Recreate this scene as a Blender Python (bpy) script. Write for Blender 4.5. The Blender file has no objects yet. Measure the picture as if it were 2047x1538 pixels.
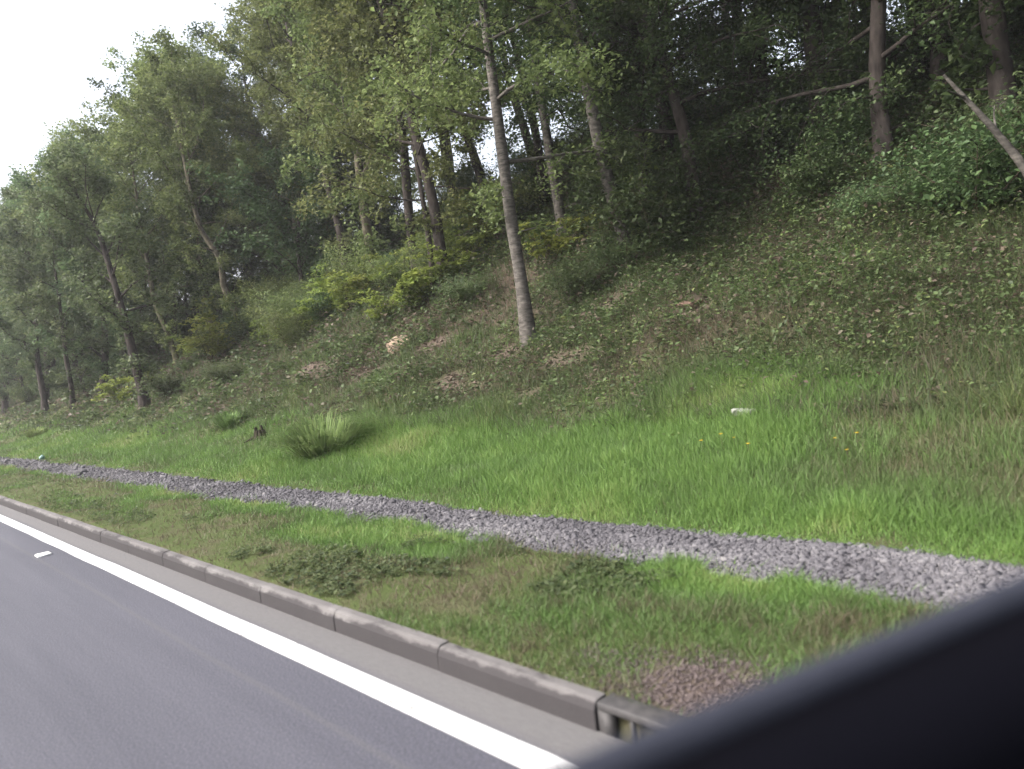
import bpy, math, random
import numpy as np
from mathutils import Vector, Matrix

# ------------------------------------------------------------------ camera
SC = bpy.context.scene
COL = SC.collection
IW, IH, FPX = 2047.0, 1538.0, 1540.0
EYE = np.array([0.0, 0.0, 1.35])
ROLL = math.radians(7.5)

def cam_ray(px, py):
    return np.array([(px - IW / 2) / FPX, -(py - IH / 2) / FPX, -1.0])

_vp = (-350.0, 876.0)                       # where the kerb and the white line meet
_d1 = cam_ray(*_vp)
_d2 = cam_ray(_vp[0] + 1000 * math.cos(ROLL), _vp[1] - 1000 * math.sin(ROLL))
_up = np.cross(_d2, _d1); _up /= np.linalg.norm(_up)
if _up[1] < 0: _up = -_up
_fw = _d1 / np.linalg.norm(_d1)
ROT = np.array([np.cross(_fw, _up), _fw, _up])   # world = ROT @ camera ; x across, y along the road, z up

cam_data = bpy.data.cameras.new('camera')
cam = bpy.data.objects.new('camera', cam_data)
COL.objects.link(cam)
cam_data.sensor_width = 36.0
cam_data.lens = 36.0 * FPX / IW
cam_data.clip_start = 0.02
cam_data.clip_end = 3000
cam_data.dof.use_dof = True
cam_data.dof.focus_distance = 11.0
cam_data.dof.aperture_fstop = cam_data.lens / 15.0
m4 = Matrix([[*ROT[0], EYE[0]], [*ROT[1], EYE[1]], [*ROT[2], EYE[2]], [0, 0, 0, 1]])
cam.matrix_world = m4
SC.camera = cam

# ------------------------------------------------------------------ light
SUN_EL, SUN_AZ = math.radians(44), math.radians(-62)   # azimuth from +y towards +x
world = bpy.data.worlds.new('World'); SC.world = world; world.use_nodes = True
nt = world.node_tree; nt.nodes.clear()
sky = nt.nodes.new('ShaderNodeTexSky'); sky.sky_type = 'NISHITA'; sky.sun_disc = False
sky.sun_elevation = SUN_EL; sky.sun_rotation = SUN_AZ
sky.air_density = 1.0; sky.dust_density = 6.0; sky.ozone_density = 1.0
hsv = nt.nodes.new('ShaderNodeHueSaturation'); hsv.inputs['Saturation'].default_value = 0.45
bg = nt.nodes.new('ShaderNodeBackground'); bg.inputs['Strength'].default_value = 0.15
wo = nt.nodes.new('ShaderNodeOutputWorld')
nt.links.new(sky.outputs[0], hsv.inputs['Color']); nt.links.new(hsv.outputs[0], bg.inputs['Color'])
nt.links.new(bg.outputs[0], wo.inputs['Surface'])
sl = bpy.data.lights.new('sun', 'SUN'); sl.energy = 1.5; sl.angle = math.radians(25); sl.color = (1.0, 0.96, 0.9)
so = bpy.data.objects.new('sun', sl); COL.objects.link(so)
sdir = Vector((math.cos(SUN_EL) * math.sin(SUN_AZ), math.cos(SUN_EL) * math.cos(SUN_AZ), math.sin(SUN_EL)))
so.rotation_euler = sdir.to_track_quat('Z', 'Y').to_euler(); so.location = (-10, 0, 30)
SC.view_settings.view_transform = 'Standard'; SC.view_settings.look = 'None'
SC.view_settings.gamma = 1.0; SC.view_settings.use_curve_mapping = False
SC.view_settings.exposure = 1.68
SC.render.engine = 'CYCLES'
SC.cycles.max_bounces = 6; SC.cycles.diffuse_bounces = 3; SC.cycles.glossy_bounces = 2
SC.cycles.transmission_bounces = 4; SC.cycles.transparent_max_bounces = 8
SC.cycles.use_denoising = True

# ------------------------------------------------------------------ helpers
RNG = np.random.default_rng(7)

def _hash(ix, iy, s):
    v = np.sin(ix * 127.1 + iy * 311.7 + s * 74.7) * 43758.5453
    return v - np.floor(v)

def vnoise(x, y, s=0.0):
    x = np.asarray(x, float); y = np.asarray(y, float)
    ix, iy = np.floor(x), np.floor(y); fx, fy = x - ix, y - iy
    fx = fx * fx * (3 - 2 * fx); fy = fy * fy * (3 - 2 * fy)
    a = _hash(ix, iy, s); b = _hash(ix + 1, iy, s); c = _hash(ix, iy + 1, s); d = _hash(ix + 1, iy + 1, s)
    return (a * (1 - fx) + b * fx) * (1 - fy) + (c * (1 - fx) + d * fx) * fy

def fbm(x, y, s=0.0, o=3):
    t = 0; a = 0.5
    for k in range(o):
        t = t + a * vnoise(x * 2 ** k, y * 2 ** k, s + k * 3.1); a *= 0.5
    return t / (1 - 0.5 ** o)

PX = [-400, 1.85, 1.89, 3.2, 3.9, 5, 7, 9, 11, 14, 18, 22, 26, 40, 90, 500]
PZ = [-0.06, -0.06, .098, .10, .11, .28, .9, 1.7, 2.7, 4.3, 6.4, 8.0, 8.4, 8.0, 5.0, 5.0]

def tz(x, y):
    x = np.asarray(x, float); y = np.asarray(y, float)
    z = np.interp(x, PX, PZ)
    k = np.clip((x - 4.2) / 4.0, 0, 1)
    z = z + k * ((fbm(x * .45, y * .45, 2) - .5) * .75 + (fbm(x * 1.6, y * 1.6, 5) - .5) * .22)
    k2 = np.clip((x - 1.95) / .3, 0, 1) * np.clip((4.6 - x) / .4, 0, 1)
    return z + k2 * (fbm(x * 2.2, y * 1.6, 9) - .5) * .05

def ray_dir(px, py):
    return ROT @ cam_ray(px, py)

def at(px, py):
    """where the line of sight through a pixel meets the ground"""
    r = ray_dir(px, py)
    t = np.geomspace(1.0, 160, 6000)
    q = EYE[None] + r[None] * t[:, None]
    g = np.where(q[:, 0] > 1.83, tz(q[:, 0], q[:, 1]), 0.0)
    i = np.argmax(q[:, 2] < g)
    p = q[i]; p[2] = g[i]
    return p, t[i]

def put(o):
    COL.objects.link(o); return o

def mesh_obj(name, V, F, mat, parent=None, tint=None, smooth=False, attr=None):
    V = np.asarray(V, np.float32); F = np.asarray(F, np.int32)
    me = bpy.data.meshes.new(name)
    me.vertices.add(len(V)); me.vertices.foreach_set('co', V.ravel())
    k = F.shape[1]
    me.loops.add(F.size); me.loops.foreach_set('vertex_index', F.ravel())
    me.polygons.add(len(F)); me.polygons.foreach_set('loop_start', np.arange(0, F.size, k, dtype=np.int32))
    if smooth: me.polygons.foreach_set('use_smooth', np.ones(len(F), bool))
    if tint is not None:
        a = me.attributes.new('tint', 'FLOAT', 'POINT'); a.data.foreach_set('value', np.asarray(tint, np.float32))
    for n, vals in (attr or {}).items():
        a = me.attributes.new(n, 'FLOAT', 'POINT'); a.data.foreach_set('value', np.asarray(vals, np.float32))
    me.update(); me.validate()
    me.materials.append(mat)
    o = put(bpy.data.objects.new(name, me))
    if parent is not None: o.parent = parent
    return o

def tag(o, label=None, cat=None, group=None, kind=None):
    if label: o['label'] = label
    if cat: o['category'] = cat
    if group: o['group'] = group
    if kind: o['kind'] = kind
    return o

def empty(name, loc=(0, 0, 0), rz=0.0):
    o = put(bpy.data.objects.new(name, None)); o.location = loc; o.rotation_euler = (0, 0, rz)
    o.empty_display_size = 0.2
    return o

def copy_tree(o, parent=None):
    c = o.copy(); COL.objects.link(c); c.parent = parent
    for ch in o.children: copy_tree(ch, c)
    return c

# ------------------------------------------------------------------ materials
def new_mat(name):
    m = bpy.data.materials.new(name); m.use_nodes = True
    t = m.node_tree; t.nodes.clear()
    out = t.nodes.new('ShaderNodeOutputMaterial')
    return m, t, out

def N(t, typ, **kw):
    n = t.nodes.new(typ)
    for k, v in kw.items(): setattr(n, k, v)
    return n

def ramp(t, fac, stops, interp='LINEAR'):
    r = N(t, 'ShaderNodeValToRGB'); r.color_ramp.interpolation = interp
    e = r.color_ramp.elements
    while len(e) < len(stops): e.new(0.5)
    for i, (p, c) in enumerate(stops):
        e[i].position = p; e[i].color = (*c, 1)
    if fac is not None: t.links.new(fac, r.inputs[0])
    return r.outputs[0]

def noise(t, scale, detail=4, vec=None, rough=0.55):
    n = N(t, 'ShaderNodeTexNoise'); n.inputs['Scale'].default_value = scale
    n.inputs['Detail'].default_value = detail; n.inputs['Roughness'].default_value = rough
    if vec is not None: t.links.new(vec, n.inputs['Vector'])
    return n.outputs['Fac']

def mixc(t, fac, a, b, mode='MIX'):
    n = N(t, 'ShaderNodeMix', data_type='RGBA', blend_type=mode)
    if isinstance(fac, (int, float)): n.inputs[0].default_value = fac
    else: t.links.new(fac, n.inputs[0])
    for s, v in ((6, a), (7, b)):
        if isinstance(v, tuple): n.inputs[s].default_value = (*v, 1)
        else: t.links.new(v, n.inputs[s])
    return n.outputs[2]

def maprange(t, v, a, b, c=0.0, d=1.0, smooth=True):
    n = N(t, 'ShaderNodeMapRange'); n.interpolation_type = 'SMOOTHSTEP' if smooth else 'LINEAR'
    t.links.new(v, n.inputs[0])
    for i, x in zip((1, 2, 3, 4), (a, b, c, d)): n.inputs[i].default_value = x
    return n.outputs[0]

def math_(t, op, a, b=None):
    n = N(t, 'ShaderNodeMath', operation=op)
    for i, v in enumerate((a, b)):
        if v is None: continue
        if isinstance(v, (int, float)): n.inputs[i].default_value = v
        else: t.links.new(v, n.inputs[i])
    return n.outputs[0]

def scaled(t, sx, sy, sz, src='Position'):
    g = N(t, 'ShaderNodeNewGeometry') if src == 'Position' else N(t, 'ShaderNodeTexCoord')
    m = N(t, 'ShaderNodeMapping'); m.inputs['Scale'].default_value = (sx, sy, sz)
    t.links.new(g.outputs['Position' if src == 'Position' else 'Object'], m.inputs['Vector'])
    return m.outputs[0]

def sepx(t):
    g = N(t, 'ShaderNodeNewGeometry'); s = N(t, 'ShaderNodeSeparateXYZ')
    t.links.new(g.outputs['Position'], s.inputs[0]); return s

def principled(t, out, col, rough=0.8, spec=0.3, bump=None, bstr=0.3, bdist=0.01):
    p = N(t, 'ShaderNodeBsdfPrincipled')
    if isinstance(col, tuple): p.inputs['Base Color'].default_value = (*col, 1)
    else: t.links.new(col, p.inputs['Base Color'])
    if isinstance(rough, (int, float)): p.inputs['Roughness'].default_value = rough
    else: t.links.new(rough, p.inputs['Roughness'])
    p.inputs['Specular IOR Level'].default_value = spec
    if bump is not None:
        b = N(t, 'ShaderNodeBump'); b.inputs['Strength'].default_value = bstr; b.inputs['Distance'].default_value = bdist
        t.links.new(bump, b.inputs['Height']); t.links.new(b.outputs[0], p.inputs['Normal'])
    t.links.new(p.outputs[0], out.inputs['Surface'])
    return p

def leaf_mat(name, stops, trans=0.42, objvar=0.25, tcol=1.15):
    m, t, out = new_mat(name)
    a = N(t, 'ShaderNodeAttribute', attribute_name='tint')
    c = ramp(t, a.outputs['Fac'], stops)
    oi = N(t, 'ShaderNodeObjectInfo')
    hs = N(t, 'ShaderNodeHueSaturation')
    t.links.new(c, hs.inputs['Color'])
    t.links.new(maprange(t, oi.outputs['Random'], 0, 1, 0.5 - .02, 0.5 + .02, False), hs.inputs['Hue'])
    t.links.new(maprange(t, oi.outputs['Random'], 0, 1, 1 - objvar, 1 + objvar * .6, False), hs.inputs['Value'])
    p = N(t, 'ShaderNodeBsdfPrincipled'); p.inputs['Roughness'].default_value = .55
    p.inputs['Specular IOR Level'].default_value = .25
    tr = N(t, 'ShaderNodeBsdfTranslucent'); mx = N(t, 'ShaderNodeMixShader'); mx.inputs[0].default_value = trans
    t.links.new(hs.outputs[0], p.inputs['Base Color'])
    g = N(t, 'ShaderNodeGamma'); g.inputs[1].default_value = 1 / tcol
    t.links.new(hs.outputs[0], g.inputs[0]); t.links.new(g.outputs[0], tr.inputs['Color'])
    t.links.new(p.outputs[0], mx.inputs[1]); t.links.new(tr.outputs[0], mx.inputs[2])
    t.links.new(mx.outputs[0], out.inputs['Surface'])
    return m

M = {}
M['leaf_spring'] = leaf_mat('leaf_spring', [(0, (.055, .075, .028)), (.35, (.098, .128, .044)), (.7, (.150, .184, .060)), (1, (.20, .23, .085))])
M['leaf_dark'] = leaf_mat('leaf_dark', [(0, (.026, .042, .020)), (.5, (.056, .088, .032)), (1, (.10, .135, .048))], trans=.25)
M['leaf_cool'] = leaf_mat('leaf_cool', [(0, (.040, .066, .034)), (.5, (.088, .126, .052)), (1, (.15, .188, .082))])
M['leaf_yellow'] = leaf_mat('leaf_yellow', [(0, (.085, .115, .026)), (.5, (.16, .205, .042)), (1, (.25, .28, .06))], objvar=.15)
M['leaf_under'] = leaf_mat('leaf_under', [(0, (.07, .05, .042)), (.25, (.115, .088, .066)), (.38, (.042, .058, .027)), (.6, (.066, .094, .034)), (.85, (.092, .124, .043)), (1, (.135, .155, .055))], objvar=.1, trans=.28)
M['grass'] = leaf_mat('grass', [(0, (.11, .08, .06)), (.16, (.115, .10, .06)), (.3, (.085, .115, .043)), (.55, (.108, .182, .045)), (.8, (.15, .228, .055)), (1, (.22, .235, .095))], objvar=.0, trans=.25)
M['tussock'] = leaf_mat('tussock', [(0, (.10, .065, .04)), (.2, (.13, .10, .055)), (.45, (.10, .155, .05)), (.75, (.135, .20, .065)), (1, (.19, .24, .095))], objvar=0, trans=.55)
M['litter'] = leaf_mat('litter', [(0, (.05, .038, .03)), (.5, (.10, .074, .056)), (1, (.16, .125, .095))], trans=.1, objvar=0)

def bark(name, c0, c1, band, moss=None):
    m, t, out = new_mat(name)
    v = scaled(t, 3, 3, band, 'Object')
    n1 = noise(t, 2.2, 5, v, .65)
    c = ramp(t, n1, [(.3, c0), (.52, tuple(.5 * (a + b) for a, b in zip(c0, c1))), (.68, c1)])
    if moss:
        n2 = noise(t, 1.7, 3)
        c = mixc(t, maprange(t, n2, .5, .7, 0, .8), c, moss)
    principled(t, out, c, .9, .1, n1, .7, .02)
    return m
M['bark_birch'] = bark('bark_birch', (.030, .027, .025), (.150, .135, .120), 9)
M['bark_dark'] = bark('bark_dark', (.018, .015, .014), (.075, .062, .056), 1.2)
M['bark_moss'] = bark('bark_moss', (.035, .030, .024), (.16, .14, .10), 2.0, (.075, .085, .035))
M['bark_twig'] = bark('bark_twig', (.04, .03, .025), (.11, .085, .06), 3)

# asphalt
m, t, out = new_mat('asphalt'); M['asphalt'] = m
s = sepx(t)
big = noise(t, 1.0, 5, scaled(t, 3.2, .16, 1), .62); fine = noise(t, 120, 4, scaled(t, 1, 1, 1), .75); mid = noise(t, 38, 4, scaled(t, 1, .5, 1), .7)
base = ramp(t, big, [(.3, (.045, .0455, .059)), (.7, (.064, .064, .080))])
chips = ramp(t, fine, [(.32, (.25, .25, .27)), (.5, (1, 1, 1)), (.68, (2.6, 2.5, 2.5))])
c = mixc(t, .8, base, chips, 'MULTIPLY')
c = mixc(t, maprange(t, mid, .5, .75, 0, .3), c, (.066, .064, .067))
xw = math_(t, 'ADD', s.outputs['X'], maprange(t, noise(t, 1, 2, scaled(t, .1, .35, 1)), 0, 1, -.03, .03, False))
seam = math_(t, 'MULTIPLY', maprange(t, xw, 1.265, 1.285), maprange(t, xw, 1.315, 1.295))
c = mixc(t, math_(t, 'MULTIPLY', seam, .22), c, (.09, .087, .083))
dust = maprange(t, math_(t, 'ADD', s.outputs['X'], maprange(t, noise(t, 1, 3, scaled(t, 2, .5, 1)), 0, 1, -.05, .05, False)), 1.58, 1.70)
c = mixc(t, math_(t, 'MULTIPLY', dust, .75), c, mixc(t, noise(t, 60, 3, scaled(t, 1, .3, 1)), (.088, .083, .081), (.14, .133, .128)))
principled(t, out, c, .82, .35, fine, .5, .006)

# road paint
m, t, out = new_mat('road_paint'); M['paint'] = m
n1 = noise(t, 45, 4, scaled(t, 1, .4, 1), .7); n2 = noise(t, 2.5, 3, scaled(t, 3, 1, 1))
c = mixc(t, maprange(t, math_(t, 'ADD', n1, maprange(t, n2, .3, .7, -.08, .06, False)), .56, .68, 0, .85), mixc(t, n2, (.40, .40, .40), (.55, .55, .55)), (.12, .115, .115))
principled(t, out, c, .6, .4, n1, .3, .003)

# kerb concrete
m, t, out = new_mat('kerb_concrete'); M['kerb'] = m
n1 = noise(t, 6, 5, scaled(t, 1, .5, 1), .7); n2 = noise(t, 90, 3, scaled(t, 1, 1, 1)); s = sepx(t)
c = ramp(t, n1, [(.3, (.075, .071, .071)), (.55, (.11, .104, .103)), (.75, (.165, .158, .155))])
oi = N(t, 'ShaderNodeObjectInfo')
c = mixc(t, maprange(t, oi.outputs['Random'], 0, 1, 0, .3, False), c, (.11, .10, .10))
face_shade = math_(t, 'MULTIPLY', maprange(t, math_(t, 'ADD', s.outputs['Z'], maprange(t, n1, .2, .8, -.035, .035, False)), .104, .085), .85)  # shade of the upright kerb face painted into its colour, below the top edge
c = mixc(t, face_shade, c, (.030, .027, .029))
principled(t, out, c, .88, .2, n2, .5, .004)

# ground (soil, litter, turf thatch)
m, t, out = new_mat('ground_soil'); M['ground'] = m
s = sepx(t); a = N(t, 'ShaderNodeAttribute', attribute_name='earth'); wd = N(t, 'ShaderNodeAttribute', attribute_name='wood')
n1 = noise(t, 3, 5, scaled(t, 1, 1, 1), .65); n2 = noise(t, 45, 4, scaled(t, 1, 1, 1), .7)
turf = mixc(t, n2, (.04, .058, .02), (.085, .105, .036))
turf = mixc(t, maprange(t, n1, .45, .65, 0, .6), turf, (.085, .068, .048))
wood = mixc(t, n2, (.035, .028, .022), (.10, .075, .055))
wood = mixc(t, maprange(t, n1, .5, .68, 0, .7), wood, (.045, .065, .025))
c = mixc(t, wd.outputs['Fac'], turf, wood)
earth = mixc(t, n2, (.055, .042, .034), (.135, .104, .084))
c = mixc(t, a.outputs['Fac'], c, earth)
principled(t, out, c, .95, .1, n2, .8, .03)

# gravel
m, t, out = new_mat('gravel_bed'); M['gravel_bed'] = m
n1 = noise(t, 60, 4, scaled(t, 1, 1, 1), .7); n3 = noise(t, 2, 4, scaled(t, 1.5, .6, 1))
c = ramp(t, n1, [(.3, (.045, .042, .047)), (.55, (.09, .085, .09)), (.75, (.15, .14, .145))])
c = mixc(t, maprange(t, n3, .55, .75, 0, .55), c, (.10, .085, .07))
principled(t, out, c, .9, .2, n1, .9, .02)

def stone_mat(name, stops, rough=.85):
    m, t, out = new_mat(name)
    a = N(t, 'ShaderNodeAttribute', attribute_name='tint')
    n1 = noise(t, 70, 3, scaled(t, 1, 1, 1, 'Object'))
    c = mixc(t, .5, ramp(t, a.outputs['Fac'], stops), ramp(t, n1, [(.3, (.6, .6, .6)), (.7, (1.3, 1.3, 1.3))]), 'MULTIPLY')
    principled(t, out, c, rough, .25, n1, .3, .003)
    return m
M['gravel'] = stone_mat('gravel_stone', [(0, (.05, .047, .053)), (.5, (.10, .095, .104)), (.85, (.14, .134, .14)), (1, (.175, .166, .166))])
M['red_chip'] = stone_mat('red_chipping', [(0, (.05, .038, .037)), (.5, (.083, .064, .062)), (1, (.13, .105, .10))])

def simple(name, c0, c1, scale=8, rough=.8, spec=.3, bstr=.3, bdist=.01):
    m, t, out = new_mat(name)
    n1 = noise(t, scale, 5, scaled(t, 1, 1, 1, 'Object'), .65)
    principled(t, out, ramp(t, n1, [(.3, c0), (.7, c1)]), rough, spec, n1, bstr, bdist)
    return m
M['sandstone'] = simple('sandstone', (.21, .15, .105), (.34, .265, .20), 9, .9, .2, .6, .02)
M['whitestone'] = simple('whitestone', (.17, .18, .155), (.27, .275, .24), 12, .85, .2, .4, .01)
M['greystone'] = simple('greystone', (.045, .042, .047), (.11, .105, .11), 12, .9, .2, .6, .01)
M['darkwood'] = simple('darkwood', (.012, .010, .009), (.05, .038, .03), 14, .95, .1, .9, .02)
M['redwood'] = simple('redwood', (.06, .038, .03), (.15, .10, .078), 10, .9, .1, .6, .01)
M['litterwhite'] = simple('litterwhite', (.30, .34, .34), (.42, .46, .46), 20, .4, .5, .2, .004)
M['mint'] = simple('mint', (.20, .32, .29), (.28, .42, .38), 20, .4, .5, .2, .004)
M['iron'] = simple('iron', (.018, .017, .018), (.05, .046, .046), 30, .7, .5, .5, .004)
M['stud_body'] = simple('stud_body', (.45, .45, .44), (.62, .62, .60), 40, .5, .4, .2, .003)
M['stud_lens'] = simple('stud_lens', (.75, .76, .76), (.85, .86, .86), 30, .15, .7, .05, .001)
M['trim_black'] = simple('trim_black', (.0015, .0015, .0028), (.0022, .0022, .004), 220, .9, .03, .25, .001)
M['trim_grey'] = simple('trim_grey', (.02, .02, .028), (.028, .028, .038), 120, .8, .1, .1, .001)
M['trim_rubber'] = simple('trim_rubber', (.022, .024, .034), (.030, .032, .045), 90, .7, .2, .1, .001)
M['dandelion'] = simple('dandelion', (.36, .25, .02), (.46, .34, .03), 60, .7, .2, .2, .002)

# ------------------------------------------------------------------ ground, road, verge
EARTH = []                       # bare earth patches: x, y, rx, ry
for (px, py, rx, ry) in ((868, 690, .75, .55), (745, 745, .9, .5), (1000, 715, .7, .4), (610, 740, .9, .45), (905, 775, .8, .35),
                         (1215, 620, .5, .5), (1385, 612, .35, .3), (1120, 730, .6, .3), (1060, 790, .5, .25), (640, 915, .35, .18)):
    p, _ = at(px, py); EARTH.append((p[0], p[1], rx, ry))
EARTH.append((2.08, 1.5, .62, .22))

def earth(x, y):
    e = np.zeros_like(np.asarray(x, float))
    n = fbm(x * 2.5, y * 2.5, 21) - .5
    for (ex, ey, rx, ry) in EARTH:
        d = np.sqrt(((x - ex) / ry) ** 2 + ((y - ey) / rx) ** 2) + n * 1.1
        e = np.maximum(e, np.clip(1.15 - d, 0, 1))
    return np.clip(e * 1.3, 0, 1)

gx = np.concatenate([[-400, -150, -60, -25, -12, -9, -5, 0, 1.2, 1.80, 1.85], np.arange(1.89, 5, .12), np.arange(5, 12, .16), np.arange(12, 26, .35), np.arange(26, 60, 2.5), [70, 90, 130, 200, 300, 420]])
gy = np.concatenate([[-400, -200, -100, -60, -40, -25, -15], np.arange(-10, 0, .5), np.arange(0, 22, .16), np.arange(22, 50, .4), np.arange(50, 120, 2), [130, 150, 180, 230, 300, 450, 700]])
GX, GY = np.meshgrid(gx, gy, indexing='ij')
GZ = tz(GX, GY)
V = np.stack([GX.ravel(), GY.ravel(), GZ.ravel()], 1)
nx, ny = GX.shape
ii = (np.arange(nx - 1)[:, None] * ny + np.arange(ny - 1)[None]).ravel()
F = np.stack([ii, ii + ny, ii + ny + 1, ii + 1], 1)
wood_a = np.clip((GX - 6.6 + (fbm(GX * .6, GY * .6, 33) - .5) * 3) / 1.6, 0, 1)
g = mesh_obj('ground', V, F, M['ground'], smooth=True, attr={'earth': earth(GX, GY).ravel(), 'wood': wood_a.ravel()})
tag(g, kind='structure')

def strip(name, x0, x1, y0, y1, z, mat, ny=80, wob=0.0):
    ys = np.linspace(y0, y1, ny); v = []
    for k, y in enumerate(ys):
        w0 = (vnoise(y * 1.3, 3.3, 1) - .5) * wob; w1 = (vnoise(y * 1.3, 9.1, 2) - .5) * wob
        v += [(x0 + w0, y, z), (x1 + w1, y, z)]
    f = [(2 * i, 2 * i + 1, 2 * i + 3, 2 * i + 2) for i in range(ny - 1)]
    return mesh_obj(name, v, f, mat)

tag(strip('road', -7.6, 1.835, -300, 600, 0.0, M['asphalt']), kind='structure')
tag(strip('edge_line', 1.515, 1.632, -300, 600, 0.004, M['paint'], 6000, .012), 'continuous white painted line along the road edge beside the kerb', 'road marking', kind='structure')

# footpath of loose stone
def gp_edges(y):
    lo = 3.10 + (fbm(y * .55, y * 0 + 2.2, 41) - .5) * .22
    hi = 3.80 + (fbm(y * .55, y * 0 + 7.7, 43) - .5) * .26
    return lo, hi
ys = np.concatenate([np.arange(-20, 30, .15), np.arange(30, 200, 1.5)]); lo, hi = gp_edges(ys)
fr = np.linspace(0, 1, 9)
XX = lo[:, None] * (1 - fr) + hi[:, None] * fr; YY = np.repeat(ys[:, None], 9, 1)
ZZ = tz(XX, YY) + .012 - .03 * (np.abs(fr[None] - .5) * 2) ** 3
V = np.stack([XX.ravel(), YY.ravel(), ZZ.ravel()], 1)
ii = (np.arange(len(ys) - 1)[:, None] * 9 + np.arange(8)[None]).ravel()
tag(mesh_obj('gravel_path', V, np.stack([ii, ii + 1, ii + 10, ii + 9], 1), M['gravel_bed'], smooth=True), kind='structure')

OCT_V = np.array([(1, 0, 0), (-1, 0, 0), (0, 1, 0), (0, -1, 0), (0, 0, 1), (0, 0, -1)], float)
OCT_F = np.array([(0, 2, 4), (2, 1, 4), (1, 3, 4), (3, 0, 4), (2, 0, 5), (1, 2, 5), (3, 1, 5), (0, 3, 5)])

def pebbles(name, P, size, flat, mat, rng, tint=None):
    n = len(P)
    s = size[:, None, None] * np.stack([rng.uniform(.7, 1.3, n), rng.uniform(.7, 1.3, n), rng.uniform(.6, 1.1, n) * flat], 1)[:, None]
    v = (OCT_V[None] + rng.normal(0, .16, (n, 6, 3))) * s
    a = rng.uniform(0, 6.283, n); ca, sa = np.cos(a)[:, None], np.sin(a)[:, None]
    w = np.stack([v[..., 0] * ca - v[..., 1] * sa, v[..., 0] * sa + v[..., 1] * ca, v[..., 2] + rng.normal(0, .25, n)[:, None] * v[..., 0]], -1) + P[:, None]
    f = (OCT_F[None] + (np.arange(n) * 6)[:, None, None]).reshape(-1, 3)
    tn = rng.uniform(0, 1, n) if tint is None else tint
    return mesh_obj(name, w.reshape(-1, 3), f, mat, tint=np.repeat(tn, 6))

def yaw_sample(n, x0, x1, a0, a1, rng):
    """points in the band x0..x1, crowded where the road edge is near"""
    x = rng.uniform(x0, x1, n); a = np.radians(rng.uniform(a0, a1, n))
    return x, x / np.tan(a)

rng = np.random.default_rng(3)
n = 42000
a = np.radians(np.concatenate([rng.uniform(5, 84, n), rng.uniform(84, 150, n // 4)])); n = len(a)
y = 3.45 / np.tan(a); lo, hi = gp_edges(y); fr = np.where(rng.random(n) < .07, rng.normal(.5, .48, n), rng.beta(1.3, 1.3, n) * 1.14 - .07)
x = lo * (1 - fr) + hi * fr
d = np.hypot(x, y)
P = np.stack([x, y, tz(x, y) + .014 - .02 * (np.abs(np.clip(fr, 0, 1) - .5) * 2) ** 3 - np.where((fr < 0) | (fr > 1), .002, 0)], 1)
tag(pebbles('path_gravel', P, rng.uniform(.005, .012, n) * (1 + d / 14) * np.where(rng.random(n) < .06, 2.2, 1), .65, M['gravel'], rng, np.clip(rng.normal(.42, .17, n) + (fbm(x * 3, y * 1.2, 47) - .5) * .8, 0, 1)), 'loose grey purple gravel covering the narrow footpath', 'gravel', kind='stuff')

# kerb stones, each one a piece of its own
kerb = empty('kerb'); tag(kerb, kind='structure')
def kerb_mesh(ln):
    prof = [(0.0, -.10), (0.0, .075), (.012, .103), (.026, .110), (.066, .112), (.072, .106), (.072, -.10)]
    v = []; k = len(prof)
    for yy in (0.0, .006, ln - .006, ln):
        ins = .002 if yy in (0.0, ln) else 0
        for (px, pz) in prof: v.append((px + (ins if px < .04 else -ins), yy, pz - (ins if pz > 0 else 0)))
    f = []
    for r in range(3):
        for i in range(k - 1): f.append((r * k + i, r * k + i + 1, (r + 1) * k + i + 1, (r + 1) * k + i))
    me = bpy.data.meshes.new('kerb_stone'); me.from_pydata(v, [], f + [tuple(range(k))[::-1], tuple(range(3 * k, 4 * k))])
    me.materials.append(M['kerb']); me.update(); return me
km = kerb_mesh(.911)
GULLY_Y = 1.50
rr = random.Random(5)
yk = -9.13
while yk < 75:
    if not (GULLY_Y - .3 < yk + .45 < GULLY_Y + .5):
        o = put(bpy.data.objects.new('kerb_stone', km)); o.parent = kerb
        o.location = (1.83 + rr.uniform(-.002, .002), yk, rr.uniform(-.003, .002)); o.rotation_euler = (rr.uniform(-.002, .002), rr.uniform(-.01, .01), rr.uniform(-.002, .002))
        if rr.random() < .5: pass
    else:
        GK = yk
    yk += .915
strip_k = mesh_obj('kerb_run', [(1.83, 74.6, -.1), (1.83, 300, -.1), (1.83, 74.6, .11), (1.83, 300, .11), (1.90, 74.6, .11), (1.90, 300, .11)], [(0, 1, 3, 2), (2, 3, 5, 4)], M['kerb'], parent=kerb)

# side entry gully let into the kerb: iron frame, bars, cover
gl = empty('kerb_gully', (1.83, GK, 0)); tag(gl, 'dark iron drain inlet set into the kerb face beside reddish chippings', 'drain')
def boxes(name, bs, mat, parent=None, bev=0.0):
    v, f = [], []
    for (x0, x1, y0, y1, z0, z1) in bs:
        b = len(v)
        v += [(x0, y0, z0), (x1, y0, z0), (x1, y1, z0), (x0, y1, z0), (x0, y0, z1), (x1, y0, z1), (x1, y1, z1), (x0, y1, z1)]
        f += [tuple(b + i for i in q) for q in ((0, 3, 2, 1), (4, 5, 6, 7), (0, 1, 5, 4), (1, 2, 6, 5), (2, 3, 7, 6), (3, 0, 4, 7))]
    o = mesh_obj(name, v, f, mat, parent=parent)
    if bev:
        md = o.modifiers.new('bevel', 'BEVEL'); md.width = bev; md.segments = 2
    return o
boxes('lintel', [(.0, .09, .003, .902, .078, .108)], M['iron'], gl, .008)
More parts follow.
